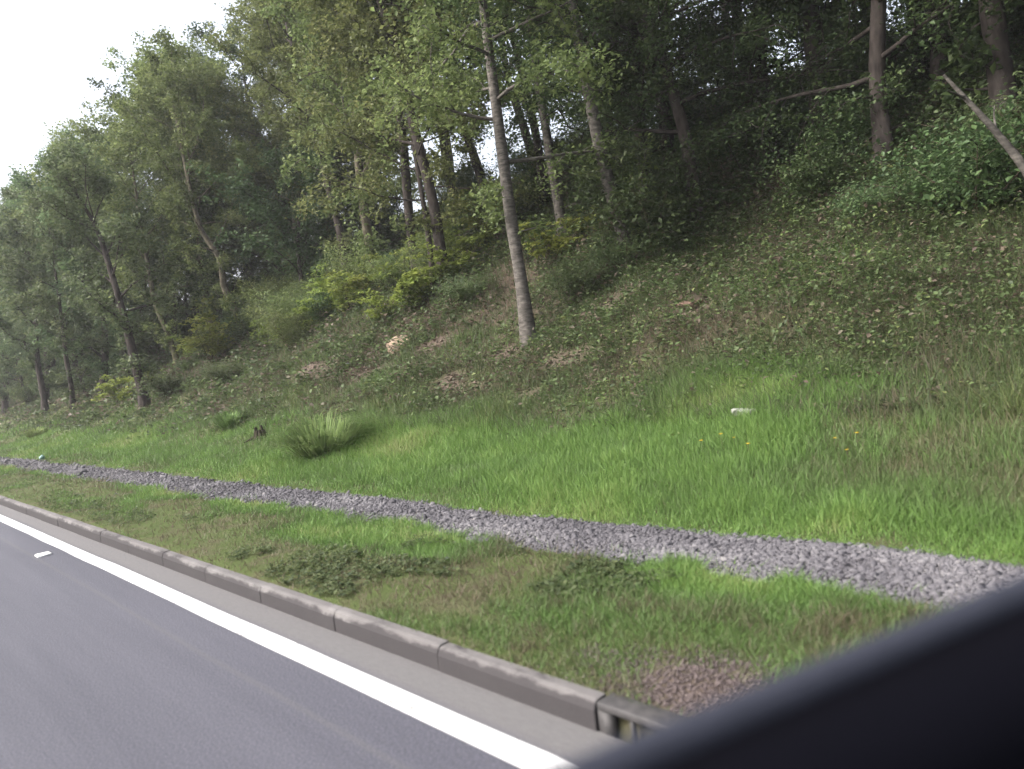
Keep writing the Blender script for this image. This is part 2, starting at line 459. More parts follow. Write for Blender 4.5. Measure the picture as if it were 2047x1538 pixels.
boxes('frame', [(.004, .05, .003, .06, -.05, .077), (.004, .05, .845, .902, -.05, .077), (.08, .089, .062, .843, -.05, .077)], M['iron'], gl)
for k in range(6):
    boxes('bar', [(.006, .022, .16 + k * .118, .172 + k * .118, -.03, .0775)], M['iron'], gl)

# reddish chippings behind the gully
rng = np.random.default_rng(11)
nR = 15000
x = rng.uniform(1.91, 2.5, nR); y = rng.uniform(.6, 2.5, nR)
keep = (rng.random(nR) < np.clip(1.6 - 1.5 * np.hypot((x - 2.05) / .34, (y - 1.5) / .75) + (fbm(x * 6, y * 6, 5) - .5) * 1.6, 0, 1)) & ~((x < 1.925) & (y > GK) & (y < GK + .905))
x, y = x[keep], y[keep]
tag(pebbles('red_chippings', np.stack([x, y, tz(x, y) + rng.uniform(-.001, .005, len(x))], 1), rng.uniform(.004, .009, len(x)), .6, M['red_chip'], rng), 'patch of reddish brown stone chippings behind the kerb', 'chippings', kind='stuff')

# ------------------------------------------------------------------ vegetation generators
def tube(pts, rad, sides=6):
    pts = np.asarray(pts, float); rad = np.asarray(rad, float); n = len(pts)
    tg = np.gradient(pts, axis=0); tg /= np.linalg.norm(tg, axis=1)[:, None] + 1e-9
    ref = np.array([1.0, .13, .07]); u = np.cross(tg, ref); u /= np.linalg.norm(u, axis=1)[:, None] + 1e-9
    w = np.cross(tg, u)
    a = np.arange(sides) / sides * 2 * math.pi
    v = pts[:, None] + rad[:, None, None] * (np.cos(a)[None, :, None] * u[:, None] + np.sin(a)[None, :, None] * w[:, None])
    i = np.arange(n - 1)[:, None] * sides + np.arange(sides)[None]
    j = np.arange(n - 1)[:, None] * sides + (np.arange(sides)[None] + 1) % sides
    f = np.stack([i, j, j + sides, i + sides], -1).reshape(-1, 4)
    return v.reshape(-1, 3), f

class Wood:
    def __init__(s): s.v = []; s.f = []; s.n = 0
    def add(s, pts, rad, sides):
        v, f = tube(pts, rad, sides); s.v.append(v); s.f.append(f + s.n); s.n += len(v)
    def build(s, name, mat, parent): return mesh_obj(name, np.concatenate(s.v), np.concatenate(s.f), mat, parent, smooth=True)

def curve(p0, d, L, n, bend, jit, rng):
    """a wandering polyline from p0 along d; bend pulls it up or down"""
    p = [np.array(p0, float)]; d = np.array(d, float); d /= np.linalg.norm(d)
    for k in range(n):
        d = d + np.array([0, 0, bend]) / n + rng.normal(0, jit, 3); d /= np.linalg.norm(d)
        p.append(p[-1] + d * L / n)
    return np.array(p)

def resample(pts, n):
    pts = np.asarray(pts, float)
    s = np.concatenate([[0], np.cumsum(np.linalg.norm(np.diff(pts, axis=0), axis=1))]); s /= s[-1]
    u = np.linspace(0, 1, n)
    q = np.stack([np.interp(u, s, pts[:, k]) for k in range(3)], 1)
    q[1:-1] = (q[:-2] + 2 * q[1:-1] + q[2:]) / 4
    return q

def leaves(C, size, rng, tint, up=.5, flat=False):
    """one folded diamond of two triangles for each leaf centre"""
    n = len(C)
    nor = rng.normal(0, 1, (n, 3)); nor[:, 2] = np.abs(nor[:, 2]) + up * 2; nor /= np.linalg.norm(nor, axis=1)[:, None]
    t = rng.normal(0, 1, (n, 3)); t -= nor * (t * nor).sum(1)[:, None]; t /= np.linalg.norm(t, axis=1)[:, None] + 1e-9
    b = np.cross(nor, t)
    L = size * rng.uniform(.4, 1.6, n); Wd = L * rng.uniform(.45, .75, n)
    v = np.stack([C - t * L[:, None] * .5, C + b * Wd[:, None] * .5 + nor * L[:, None] * .1, C + t * L[:, None] * .5 - nor * L[:, None] * .12, C - b * Wd[:, None] * .5 + nor * L[:, None] * .1], 1)
    i = np.arange(n) * 4
    f = np.stack([np.stack([i, i + 1, i + 2], 1), np.stack([i, i + 2, i + 3], 1)], 1).reshape(-1, 3)
    return v.reshape(-1, 3), f, np.repeat(tint, 4)

def make_tree(name, spine, r0, crown_from, n_limb, limb_len, n_leaf, leaf_size, bark_m, leaf_m, seed, rise=.5, droop=-.3, r1=.02, low_sprigs=0, spread=.14, sides=10):
    """spine in local coordinates from the base at the origin"""
    rng = np.random.default_rng(seed)
    root = empty(name)
    sp = resample(spine, 26)
    tt = np.linspace(0, 1, 26)
    rad = r0 * (1 - tt) ** .85 + r1
    rad[0] *= 1.45; rad[1] *= 1.12
    sp = sp.copy(); sp[0, 2] -= .25
    w = Wood(); w.add(sp, rad * (1 + rng.normal(0, .04, 26)), sides)
    C = []; wts = []
    az = rng.uniform(0, 6.28)
    for k in range(n_limb + low_sprigs):
        sprig = k >= n_limb
        t = rng.uniform(.06, max(.1, crown_from)) if sprig else crown_from + (1 - crown_from) * ((k + rng.random()) / n_limb) ** .9
        t = min(t, .985)
        q = t * 25; i = int(q); p0 = sp[i] + (sp[min(i + 1, 25)] - sp[i]) * (q - i)
        az += 2.4 + rng.normal(0, .5)
        u = (t - crown_from) / (1 - crown_from)
        L = limb_len * (.28 if sprig else (.55 + .6 * math.sin(math.pi * min(1, .18 + u * .8)))) * rng.uniform(.7, 1.2)
        if not sprig and u > .85: L *= .6
        el = rise + u * .55 + rng.normal(0, .15)
        d = (math.cos(az) * math.cos(el), math.sin(az) * math.cos(el), math.sin(el))
        lp = curve(p0, d, L, 7, droop * .6 + .3, .13, rng)
        rl = max(.008, rad[i] * .42) * (.4 if sprig else 1)
        w.add(lp, np.linspace(rl, .007, 8), 5)
        ns = 4 if sprig else 7
        for j in range(ns):
            f = .25 + .75 * (j + rng.random()) / ns; q2 = min(f, .999) * 7; i2 = int(q2); b0 = lp[i2] + (lp[i2 + 1] - lp[i2]) * (q2 - i2)
            dl = lp[i2 + 1] - lp[i2]; dl /= np.linalg.norm(dl)
            dd = dl * .7 + rng.normal(0, .75, 3); dd[2] += .12
            Ls = L * rng.uniform(.22, .45)
            bp = curve(b0, dd, Ls, 4, droop, .18, rng)
            w.add(bp, np.linspace(rl * .4, .004, 5), 3)
            C.append(bp); wts.append(Ls)
            for _ in range(2):
                tw = curve(bp[rng.integers(1, 5)], rng.normal(0, 1, 3) + dl * .5, Ls * .5, 4, droop * 1.5, .2, rng)
                C.append(tw); wts.append(Ls * .6)
    wts = np.array(wts); wts /= wts.sum()
    C = np.array(C)
    pick = rng.choice(len(C), n_leaf, p=wts)
    f = rng.uniform(.1, 4, n_leaf); i = np.minimum(f.astype(int), 3)
    P = C[pick, i] + (C[pick, i + 1] - C[pick, i]) * (f - i)[:, None] + rng.normal(0, spread, (n_leaf, 3)) * np.array([1, 1, .75])
    clump = rng.normal(.5, .16, len(C))[pick]
    tint = np.clip(clump + rng.normal(0, .12, n_leaf), 0, 1)
    w.build('trunk', bark_m, root)
    v, fc, tn = leaves(P, leaf_size, rng, tint, .35)
    mesh_obj('crown', v, fc, leaf_m, root, tint=tn)
    return root

CAMF = -ROT[:, 2]
def spine_px(pix, height, lean=(0, 0), depth=None):
    """trunk bend points read off the photograph at the distance of the trunk's foot, then grown on to full height"""
    base, _ = at(*pix[0]) if depth is None else (EYE + ray_dir(*pix[0]) * depth, 0)
    dp = float(np.dot(base - EYE, CAMF))
    P = [base]
    for (px, py) in pix[1:]:
        r = ray_dir(px, py); P.append(EYE + r * (dp / np.dot(r, CAMF)))
    P = np.array(P); P[0] = base
    dr = P[-1] - P[-2]; dr /= np.linalg.norm(dr)
    while P[-1][2] - base[2] < height:
        dr = dr * .75 + np.array([lean[0] * .3, lean[1] * .3, .35]); dr /= np.linalg.norm(dr)
        P = np.vstack([P, P[-1] + dr * height * .14])
    return base, P - base

# ------------------------------------------------------------------ the trees one can tell apart
TREES = []
def named_tree(name, pix, height, r0, label, cat='tree', **kw):
    base, sp = spine_px(pix, height, kw.pop('lean', (0, 0)))
    group = kw.pop('group', None)
    t_ = make_tree(name, sp, r0, **kw)
    t_.location = base
    tag(t_, label, cat, group)
    TREES.append(t_)
    return t_

B, D, MO = M['bark_birch'], M['bark_dark'], M['bark_moss']
LS, LD, LC = M['leaf_spring'], M['leaf_dark'], M['leaf_cool']
named_tree('birch_tree', [(1058, 690), (1040, 540), (1018, 420), (1000, 280), (978, 110)], 12, .11, 'straight birch with pale banded bark beside the bare earth patch',
           crown_from=.25, n_limb=26, limb_len=2.9, n_leaf=32000, rise=.15, droop=-.7, leaf_size=.085, bark_m=B, leaf_m=LS, seed=1, low_sprigs=4)
named_tree('birch_tree', [(1268, 545), (1250, 480), (1215, 370), (1188, 250), (1165, 130)], 11, .11, 'leaning birch with whitish banded bark on the steep bank',
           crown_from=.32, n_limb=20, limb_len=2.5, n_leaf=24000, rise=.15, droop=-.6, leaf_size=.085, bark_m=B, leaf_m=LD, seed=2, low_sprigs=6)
named_tree('birch_tree', [(1128, 478), (1115, 400), (1098, 300), (1080, 190)], 10, .10, 'slim birch standing between two thicker pale birches',
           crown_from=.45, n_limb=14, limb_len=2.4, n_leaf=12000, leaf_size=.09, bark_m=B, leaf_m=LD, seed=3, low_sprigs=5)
named_tree('woodland_tree', [(750, 508), (742, 440), (735, 340), (722, 230)], 12.5, .30, 'stout dark trunked tree behind the low yellow green saplings',
           crown_from=.25, n_limb=22, limb_len=3.4, n_leaf=26000, leaf_size=.12, bark_m=D, leaf_m=LS, seed=4, low_sprigs=8)
named_tree('crooked_tree', [(492, 668), (468, 612), (444, 566), (422, 525), (430, 478), (404, 432), (368, 390), (352, 330)], 11.5, .17, 'crooked mossy trunked tree bending in a zigzag',
           crown_from=.30, n_limb=24, limb_len=4.0, n_leaf=38000, leaf_size=.12, bark_m=MO, leaf_m=LS, seed=5, low_sprigs=6)
named_tree('leaning_tree', [(292, 818), (262, 690), (236, 590), (195, 455), (118, 335)], 7.6, .13, 'dark trunked tree leaning far out from the foot of the bank',
           crown_from=.30, n_limb=20, limb_len=1.9, n_leaf=16000, leaf_size=.10, bark_m=D, leaf_m=LC, seed=6, low_sprigs=10, lean=(0, 0))
named_tree('leaning_tree', [(256, 752), (232, 650), (205, 560), (150, 455), (110, 380)], 9.6, .16, 'leaning tree with pale lower trunk among shrubs',
           crown_from=.28, n_limb=20, limb_len=2.8, n_leaf=22000, leaf_size=.13, bark_m=MO, leaf_m=LC, seed=7, low_sprigs=8)
named_tree('crooked_tree', [(357, 738), (345, 690), (330, 650), (302, 590), (290, 520)], 10, .11, 'thin pale curved trunk tree in front of dark undergrowth',
           crown_from=.24, n_limb=20, limb_len=3.0, n_leaf=22000, leaf_size=.12, bark_m=MO, leaf_m=LS, seed=8, low_sprigs=5)
named_tree('woodland_tree', [(92, 828), (84, 770), (70, 700), (66, 600)], 11, .17, 'dark thick stemmed tree at the far end of the bank',
           crown_from=.30, n_limb=20, limb_len=3.2, n_leaf=20000, leaf_size=.15, bark_m=D, leaf_m=LC, seed=9, low_sprigs=6)
named_tree('woodland_tree', [(147, 822), (142, 760), (128, 690), (118, 600)], 10, .11, 'slight dark tree with a kinked stem at the bank foot',
           crown_from=.32, n_limb=18, limb_len=2.8, n_leaf=16000, leaf_size=.13, bark_m=D, leaf_m=LC, seed=10, low_sprigs=6)

SKY_X = [-400, 0, 60, 100, 150, 200, 245, 300, 400, 480, 520]; SKY_Y = [520, 395, 315, 262, 225, 172, 140, 85, 25, -10, -900]
def fit_skyline(root, n=900):
    """shrink a tree until its crown stays under the wood's outline against the sky"""
    cr = [c for c in root.children if c.name.startswith('crown')][0]
    me = cr.data; co = np.empty(len(me.vertices) * 3, np.float32); me.vertices.foreach_get('co', co); co = co.reshape(-1, 3)[::max(1, len(me.vertices) // n)]
    a = root.rotation_euler.z; ca, sa = math.cos(a), math.sin(a); co = np.stack([co[:, 0] * ca - co[:, 1] * sa, co[:, 0] * sa + co[:, 1] * ca, co[:, 2]], 1)
    k = root.scale[0]
    for _ in range(14):
        q = (co * k + np.array(root.location) - EYE) @ ROT
        px = IW / 2 - q[:, 0] / q[:, 2] * FPX; py = IH / 2 + q[:, 1] / q[:, 2] * FPX
        if (py < np.interp(px, SKY_X, SKY_Y)).mean() < .006: break
        k *= .955
    root.scale = (k, k, k)

named_tree('young_tree', [(868, 585), (858, 480), (842, 380), (820, 250)], 7.5, .05, 'young thin stemmed tree with bright yellow green leaves near the straight birch',
           crown_from=.18, n_limb=20, limb_len=2.3, n_leaf=15000, leaf_size=.085, bark_m=D, leaf_m=LS, seed=12, rise=.1, droop=-.5)
# ------------------------------------------------------------------ woodland behind, grown from a few patterns
def proto_spine(h, rng, lean=.06):
    p = [np.zeros(3)]; d = np.array([rng.normal(0, lean), rng.normal(0, lean), 1.0])
    for k in range(6):
        d = d + rng.normal(0, .07, 3) * np.array([1, 1, 0]); d /= np.linalg.norm(d); p.append(p[-1] + d * h / 6)
    return np.array(p)
prng = np.random.default_rng(55)
PROTO = {}
for key, nm, h, r0, cf, nl, ll, nlf, ls, bk, lf in (
        ('broad', 'woodland_tree', 12.0, .16, .20, 28, 3.3, 30000, .12, MO, LS),
        ('tall', 'woodland_tree', 13.5, .15, .26, 26, 2.9, 28000, .12, D, LS),
        ('cool', 'woodland_tree', 11.5, .15, .14, 24, 3.0, 26000, .13, D, LC),
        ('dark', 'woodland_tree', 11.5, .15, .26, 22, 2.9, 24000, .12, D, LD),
        ('thicket', 'thicket_tree', 6.0, .07, .10, 22, 2.0, 16000, .11, D, LD),
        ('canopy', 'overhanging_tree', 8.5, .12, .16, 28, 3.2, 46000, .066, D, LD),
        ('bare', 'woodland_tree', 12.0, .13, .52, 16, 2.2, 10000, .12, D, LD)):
    PROTO[key] = make_tree(nm, proto_spine(h, prng), r0, cf, nl, ll, nlf, ls, bk, lf, 100 + len(PROTO), low_sprigs=5, **(dict(rise=.1, droop=-.5) if key == 'canopy' else {}))
used = set()
LAND = []
for (nm_, px_, py_) in (('straight banded birch', 1058, 690), ('leaning whitish birch', 1268, 545), ('slim birch', 1128, 478), ('stout dark trunk', 750, 508), ('zigzag mossy trunk', 492, 668),
                        ('far leaning dark trunk', 292, 818), ('thin pale curved trunk', 357, 738), ('thick stemmed dark tree', 92, 828), ('pale boulder', 803, 702), ('reddish wood chunk', 1385, 616), ('whitish flat stone', 1490, 836)):
    q_, _ = at(px_, py_); LAND.append((nm_, q_[0], q_[1]))
def where(x, y):
    nm_, lx, ly = min(LAND, key=lambda l: math.hypot(l[1] - x, l[2] - y)); dd = math.hypot(lx - x, ly - y)
    if dd < 2.2: return 'beside the ' + nm_
    if x - lx > 2.0: return ('just above the ' if dd < 5 else 'far above the ') + nm_
    return ('along from the ' if dd < 8 else 'well along from the ') + nm_
def plant(proto, x, y, rz, sc, label, cat, group=None, store=None, sink=0.0):
    src = (store or PROTO)[proto]
    key = (id(store), proto)
    o = src if key not in used else copy_tree(src)
    used.add(key)
    o.location = (x, y, float(tz(x, y)) - sink); o.rotation_euler = (0, 0, rz); o.scale = (sc, sc, sc)
    tag(o, label, cat, group)
    return o

LAB = {'broad': ('full crowned yellow green tree', 'full crowned trees along the wood edge'),
       'cool': ('bushy blue green tree', 'low branched trees at the far wood edge'),
       'tall': ('tall light crowned tree', 'tall light crowned trees inside the wood'),
       'dark': ('dark leaved tree', 'shaded trees on the upper bank'),
       'thicket': ('low dense thicket tree', 'thicket trees on the wood floor'),
       'canopy': ('dark overhanging tree', 'dark overhanging trees on the steep bank'),
       'bare': ('slender bare stemmed tree', 'bare stemmed trees on the crest')}
trng = random.Random(21)
# front edge of the wood, far part (fills the mass on the left)
front = [(12.2, 30.5, 'broad', 1.05), (14.0, 26.0, 'broad', 1.05), (8.6, 35, 'cool', .95), (10.2, 40, 'broad', 1.12), (8.3, 44, 'cool', .9), (9.5, 50, 'cool', 1.05),
         (8.4, 57, 'cool', 1.0), (10.5, 60, 'broad', 1.1), (8.8, 66, 'cool', 1.05), (9.6, 76, 'cool', 1.1), (8.8, 88, 'cool', 1.1), (9.4, 102, 'cool', 1.2), (9.0, 118, 'cool', 1.2),
         (12.6, 33, 'tall', 1.0), (13.4, 22.5, 'tall', .95), (12.4, 47, 'tall', 1.1), (13.0, 20.0, 'broad', .85), (15.0, 27.5, 'tall', 1.0), (14.0, 38, 'dark', 1.1), (15.5, 33, 'dark', 1.05),
         (14.2, 54, 'dark', 1.1), (14, 66, 'dark', 1.1), (13.5, 80, 'dark', 1.1), (12.2, 17.2, 'tall', .9), (10.9, 14.6, 'tall', .82),
         (14.6, 16.4, 'dark', .95), (17.2, 21.0, 'bare', 1.0), (18.4, 26.5, 'dark', 1.0), (19.0, 33.0, 'bare', 1.0), (18.0, 40, 'dark', 1.1), (19, 48, 'dark', 1.1),
         (16.0, 12.4, 'bare', .95), (19.6, 15.8, 'dark', 1.0), (14.2, 9.6, 'dark', .95), (17.6, 9.4, 'bare', 1.05), (20.5, 11.6, 'bare', 1.0), (13.4, 6.4, 'dark', 1.0),
         (19.5, 7.0, 'dark', 1.0), (12.0, 3.2, 'dark', 1.0), (15.2, 2.6, 'dark', 1.1), (18.5, 3.4, 'dark', 1.0), (13.2, -.6, 'dark', 1.1), (16.5, -1.5, 'dark', 1.0),
         (21.5, 20.0, 'bare', 1.0), (22.0, 27.0, 'bare', 1.0), (21.0, 37.0, 'bare', 1.0), (21.8, 4.6, 'dark', 1.0), (10.4, .6, 'dark', .95), (11.2, -4.0, 'dark', 1.0), (15.2, 14.2, 'tall', .8), (18.2, 17.2, 'dark', .95)]
for (x, y, sc) in ((9.4, 34, .5), (8.9, 38.5, .55), (9.6, 42, .6), (8.7, 47, .55), (9.2, 53, .6), (8.6, 61, .65), (9.0, 71, .7), (10.2, 36, .6), (11.2, 46, .6), (11.0, 33.0, .5)):
    front.append((x, y, 'cool', sc))
for (x, y) in ((12.5, 24), (13.5, 28), (12.2, 31), (14.5, 31.5), (12.8, 36), (15.5, 24.5), (11.5, 43), (13.5, 43), (16.5, 29), (16.5, 36), (12, 50), (11.2, 56), (11, 64), (11.5, 74), (11, 86),
               (15.6, 3.2), (14.4, 6.6), (18.6, 3.6), (20.5, 6.5), (19, 1), (14.8, 12.4), (13.2, 2.2), (20, 40), (17, 44)):
    front.append((x, y, 'thicket', 1.0))
for (x, y) in ((11.6, 4.4), (13.4, 7.2), (12.4, 9.4), (14.6, 10.4), (15.2, 5.4), (12.4, 1.2), (16, 3), (13.6, 4.0), (11.4, 7.4), (19, 6), (10.8, -1.8), (20.5, 3)):
    front.append((x, y, 'canopy', .95))
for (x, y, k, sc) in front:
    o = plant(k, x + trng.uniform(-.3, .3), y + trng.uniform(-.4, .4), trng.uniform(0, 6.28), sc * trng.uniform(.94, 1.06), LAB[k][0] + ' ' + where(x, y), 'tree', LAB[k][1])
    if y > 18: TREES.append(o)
for o in TREES: fit_skyline(o)

# ------------------------------------------------------------------ shrubs and saplings
def make_shrub(name, h, n_stem, n_leaf, ls, leaf_m, seed, layered=False, spread=.1, wide=.6):
    rng = np.random.default_rng(seed); root = empty(name); w = Wood(); tips = []
    for k in range(n_stem):
        a = k * 2.4 + rng.normal(0, .3)
        d = (math.cos(a) * wide, math.sin(a) * wide, 1)
        p = curve((rng.normal(0, .05), rng.normal(0, .05), -.08), d, h * rng.uniform(.7, 1.1), 6, .2, .1, rng)
        w.add(p, np.linspace(.012, .004, 7), 4)
        for j in range(5):
            b0 = p[rng.integers(2, 7)]; dd = rng.normal(0, 1, 3); dd[2] = abs(dd[2]) * (.15 if layered else .6)
            b = curve(b0, dd, h * rng.uniform(.2, .42), 4, -.25 if layered else .1, .12, rng)
            w.add(b, np.linspace(.006, .003, 5), 3); tips.append(b)
    tips = np.array(tips); pick = rng.integers(0, len(tips), n_leaf); f = rng.uniform(.6, 4, n_leaf); i = np.minimum(f.astype(int), 3)
    P = tips[pick, i] + (tips[pick, i + 1] - tips[pick, i]) * (f - i)[:, None] + rng.normal(0, spread, (n_leaf, 3)) * np.array([1, 1, .35 if layered else .8])
    P[:, 2] = np.maximum(P[:, 2], .03)
    w.build('stem', M['bark_twig'], root)
    v, fc, tn = leaves(P, ls, rng, np.clip(rng.normal(.5, .14, len(tips))[pick] + rng.normal(0, .12, n_leaf), 0, 1), 1.1 if layered else .4)
    mesh_obj('foliage', v, fc, leaf_m, root, tint=tn)
    return root
SH = {'sapling': make_shrub('sapling', 1.5, 6, 1500, .10, M['leaf_yellow'], 201, True),
      'maple': make_shrub('sapling', 1.2, 5, 1000, .11, M['leaf_yellow'], 202, True, wide=.8),
      'bush': make_shrub('shrub', 1.4, 9, 6000, .055, LS, 203, wide=.7, spread=.16),
      'low': make_shrub('shrub', .75, 9, 3400, .05, LC, 204, wide=.95, spread=.12),
      'shade': make_shrub('shrub', 1.5, 9, 4500, .07, LD, 205, wide=.7, spread=.16)}
def shrub_px(k, px, py, sc, label, cat, group=None):
    p, _ = at(px, py)
    return plant(k, p[0], p[1], trng.uniform(0, 6.28), sc, label, cat, group, SH)
shrub_px('sapling', 425, 722, 1.35, 'bright yellow green layered sapling at the foot of the crooked trunk', 'sapling')
shrub_px('sapling', 655, 640, 1.0, 'yellow green sapling on the bank above the pale stone', 'sapling')
shrub_px('maple', 250, 808, 1.15, 'small pale yellow green sapling at the base of the leaning trunks', 'sapling')
shrub_px('maple', 905, 560, .9, 'light green sapling close behind the straight banded birch', 'sapling')
shrub_px('bush', 585, 700, .9, 'rounded green bush between saplings on the bank', 'shrub')
gsh = [('maple', 560, 692), ('maple', 622, 668), ('sapling', 705, 625), ('maple', 770, 642), ('maple', 842, 618), ('sapling', 900, 535), ('maple', 958, 520), ('maple', 762, 570), ('maple', 398, 715), ('low', 445, 765), ('low', 335, 792), ('maple', 1110, 520), ('low', 930, 610), ('low', 1160, 600),
       ('bush', 545, 670), ('maple', 735, 600), ('maple', 800, 560), ('sapling', 690, 560), ('maple', 860, 600), ('sapling', 980, 470), ('maple', 1010, 430)]
GL = {'bush': ('leafy green bush', 'green bushes beneath the wood edge', 'shrub'),
      'maple': ('spreading yellow green sapling', 'spreading saplings on the bank', 'sapling'),
      'sapling': ('upright yellow green sapling', 'upright saplings on the bank', 'sapling'),
      'low': ('low blue green shrub', 'low shrubs hugging the bank', 'shrub'),
      'shade': ('dark leaved shrub', 'dark shrubs under the trees', 'shrub')}
for (k, px, py) in gsh:
    q_, _ = at(px, py)
    shrub_px(k, px, py, trng.uniform(.8, 1.1), GL[k][0] + ' ' + where(q_[0], q_[1]), GL[k][2], GL[k][1])
for (x0, x1, y0, y1, n, ks) in ((9.2, 12.5, 34, 60, 26, ('low', 'bush', 'shade')), (13, 16, 24, 34, 14, ('shade',)), (10, 16, 13, 30, 26, ('shade', 'bush', 'bush', 'low')), (9.5, 16, 2, 12, 16, ('low', 'shade', 'low')),
                                (17, 22, 4, 36, 18, ('shade', 'bush')), (8.6, 11, -3, 4, 7, ('low', 'shade')), (8, 12, 60, 110, 16, ('shade', 'bush'))):
    for i in range(n):
        k = ks[i % len(ks)]; x, y = trng.uniform(x0, x1), trng.uniform(y0, y1)
        if earth(np.array([x]), np.array([y]))[0] > .05: continue
        sc = trng.uniform(.6, 1.15)
        plant(k, x, y, trng.uniform(0, 6.28), sc, ('small ' if sc < .78 else 'tall ' if sc > .98 else '') + GL[k][0] + ' ' + where(x, y), GL[k][2], GL[k][1], SH)

# ------------------------------------------------------------------ grass and undergrowth (nobody could count these)
def blades(x, y, h, wd, lean, tint, rng, z=None):
    n = len(x); z = tz(x, y) - .006 if z is None else z
    a = rng.uniform(0, 6.283, n); l = np.abs(rng.normal(0, lean, n)) * h; la = rng.uniform(0, 6.283, n)
    dx, dy = np.cos(a) * wd * .5, np.sin(a) * wd * .5
    v = np.stack([np.stack([x - dx, y - dy, z], 1), np.stack([x + dx, y + dy, z], 1), np.stack([x + np.cos(la) * l, y + np.sin(la) * l, z + h], 1)], 1)
    return v.reshape(-1, 3), np.arange(n * 3).reshape(-1, 3), np.repeat(tint, 3)

def grass(name, n, x0, x1, fn, label, cat, seed, a0=4.5, a1=86, mat='grass'):
    rng = np.random.default_rng(seed)
    x, y = yaw_sample(n, x0, x1, a0, a1, rng); xb, yb = yaw_sample(n // 9, x0, x1, a1, 140, rng)
    x = np.concatenate([x, xb]); y = np.concatenate([y, yb])
    keep, h, tint, lean = fn(x, y, rng); keep &= (rng.random(len(x)) > earth(x, y) * 1.2)
    x, y, h, tint = x[keep], y[keep], h[keep], tint[keep]
    d = np.hypot(x, y)
    v, f, tn = blades(x, y, h, .0032 * (1 + d / 4.5), lean, np.clip(tint, 0, 1), rng)
    return tag(mesh_obj(name, v, f, M[mat], tint=tn), label, cat, kind='stuff')

def f_verge(x, y, rng):
    lo, hi = gp_edges(y); u = (x - 1.86) / (3.1 - 1.86)
    n1 = fbm(x * 2.2, y * .9, 61); n2 = fbm(x * 6, y * 6, 63)
    dens = np.clip(.28 + (u - .35) * .9 + (n1 - .5) * 2.6, .12, 1)
    keep = ((x < lo + .05 + (n2 - .5) * .3) | (rng.random(len(x)) < .05)) & (rng.random(len(x)) < dens)
    h = (.022 + .05 * n2 * np.clip(u + .25, .3, 1)) * rng.uniform(.6, 1.5, len(x))
    tint = .13 + .46 * np.clip(u, 0, 1) * n1 * 1.9 + (n1 - .5) * .75 + rng.normal(0, .12, len(x)) - (n2 > .62) * .12
    return keep, h, tint, .9
grass('verge_grass', 220000, 1.895, 3.3, f_verge, 'short patchy grass and weeds on the verge between kerb and path', 'grass', 71, 3.5)

def f_bank(x, y, rng):
    lo, hi = gp_edges(y)
    n1 = fbm(x * .8, y * .5, 65); n2 = fbm(x * 3.5, y * 3.5, 67)
    fade = np.clip((6.9 + (n1 - .5) * 4.0 - x) / 1.6, .10, 1)
    keep = (x > hi - .08 + (n2 - .5) * .3) & (rng.random(len(x)) < fade)
    h = (.05 + .085 * n2 + .03 * np.clip(x - 5, 0, 3)) * rng.uniform(.6, 1.4, len(x)) * np.clip((x - hi) / .5 + .35, .35, 1)
    tint = .56 + (n1 - .5) * .9 + (n2 - .5) * .4 + rng.normal(0, .10, len(x)) - np.clip((x - 5.6) / 5, 0, .3) - np.clip((3.0 - y) / 12, 0, .2)
    return keep, h, tint, .75
grass('bank_grass', 420000, 3.7, 9.5, f_bank, 'lush green grass covering the lower bank above the footpath', 'grass', 73)

def f_rough(x, y, rng):
    n1 = fbm(x * .7, y * .7, 75); n2 = fbm(x * 2.5, y * 2.5, 77)
    keep = rng.random(len(x)) < np.clip((n1 - .3) * 3, .15, 1)
    h = (.07 + .22 * n2) * rng.uniform(.5, 1.4, len(x))
    tint = .45 + (n1 - .5) * .8 + (n2 - .5) * .3 + rng.normal(0, .14, len(x))
    return keep, h, tint, .8
grass('rough_grass', 230000, 5.6, 17, f_rough, 'straggly mixed brown and green grass on the upper bank', 'grass', 79, mat='leaf_under')

def undergrowth(name, nclump, x0, x1, seed, label, lsz):
    rng = np.random.default_rng(seed)
    x, y = yaw_sample(nclump, x0, x1, 6, 86, rng); xb, yb = yaw_sample(nclump // 8, x0, x1, 86, 140, rng)
    x = np.concatenate([x, xb]); y = np.concatenate([y, yb])
    n1 = fbm(x * .55, y * .55, 81)
    keep = (rng.random(len(x)) > earth(x, y) * 1.3) & (rng.random(len(x)) < np.clip((n1 - .28) * 3.2, .1, 1)) & (rng.random(len(x)) < np.clip((x - 5.2) / 2.5, .06, 1))
    x, y = x[keep], y[keep]; d = np.hypot(x, y); k = 13
    hh = rng.uniform(.1, .5, len(x)) * np.clip((x - 4.5) / 3, .3, 1)
    C = np.repeat(np.stack([x, y, tz(x, y)], 1), k, 0); nn = len(C)
    r = np.repeat(rng.uniform(.1, .28, len(x)), k) * np.sqrt(rng.random(nn)); a = rng.uniform(0, 6.28, nn)
    C = C + np.stack([np.cos(a) * r, np.sin(a) * r, np.repeat(hh, k) * rng.uniform(.1, 1, nn)], 1)
    ct = rng.normal(.52, .2, len(x))
    tint = np.clip(np.repeat(ct, k) + rng.normal(0, .1, nn), 0, 1)
    sz = np.repeat(lsz * np.clip(d / 11, .6, 3.2) ** .9 * 1.25 * rng.uniform(.7, 1.3, len(x)), k)
    v, f, tn = leaves(C, sz, rng, tint, .8)
    return tag(mesh_obj(name, v, f, M['leaf_under'], tint=tn), label, 'undergrowth', kind='stuff')
undergrowth('undergrowth', 32000, 5.4, 22, 91, 'tangled brambles nettles and young leaves covering the wooded bank', .044)

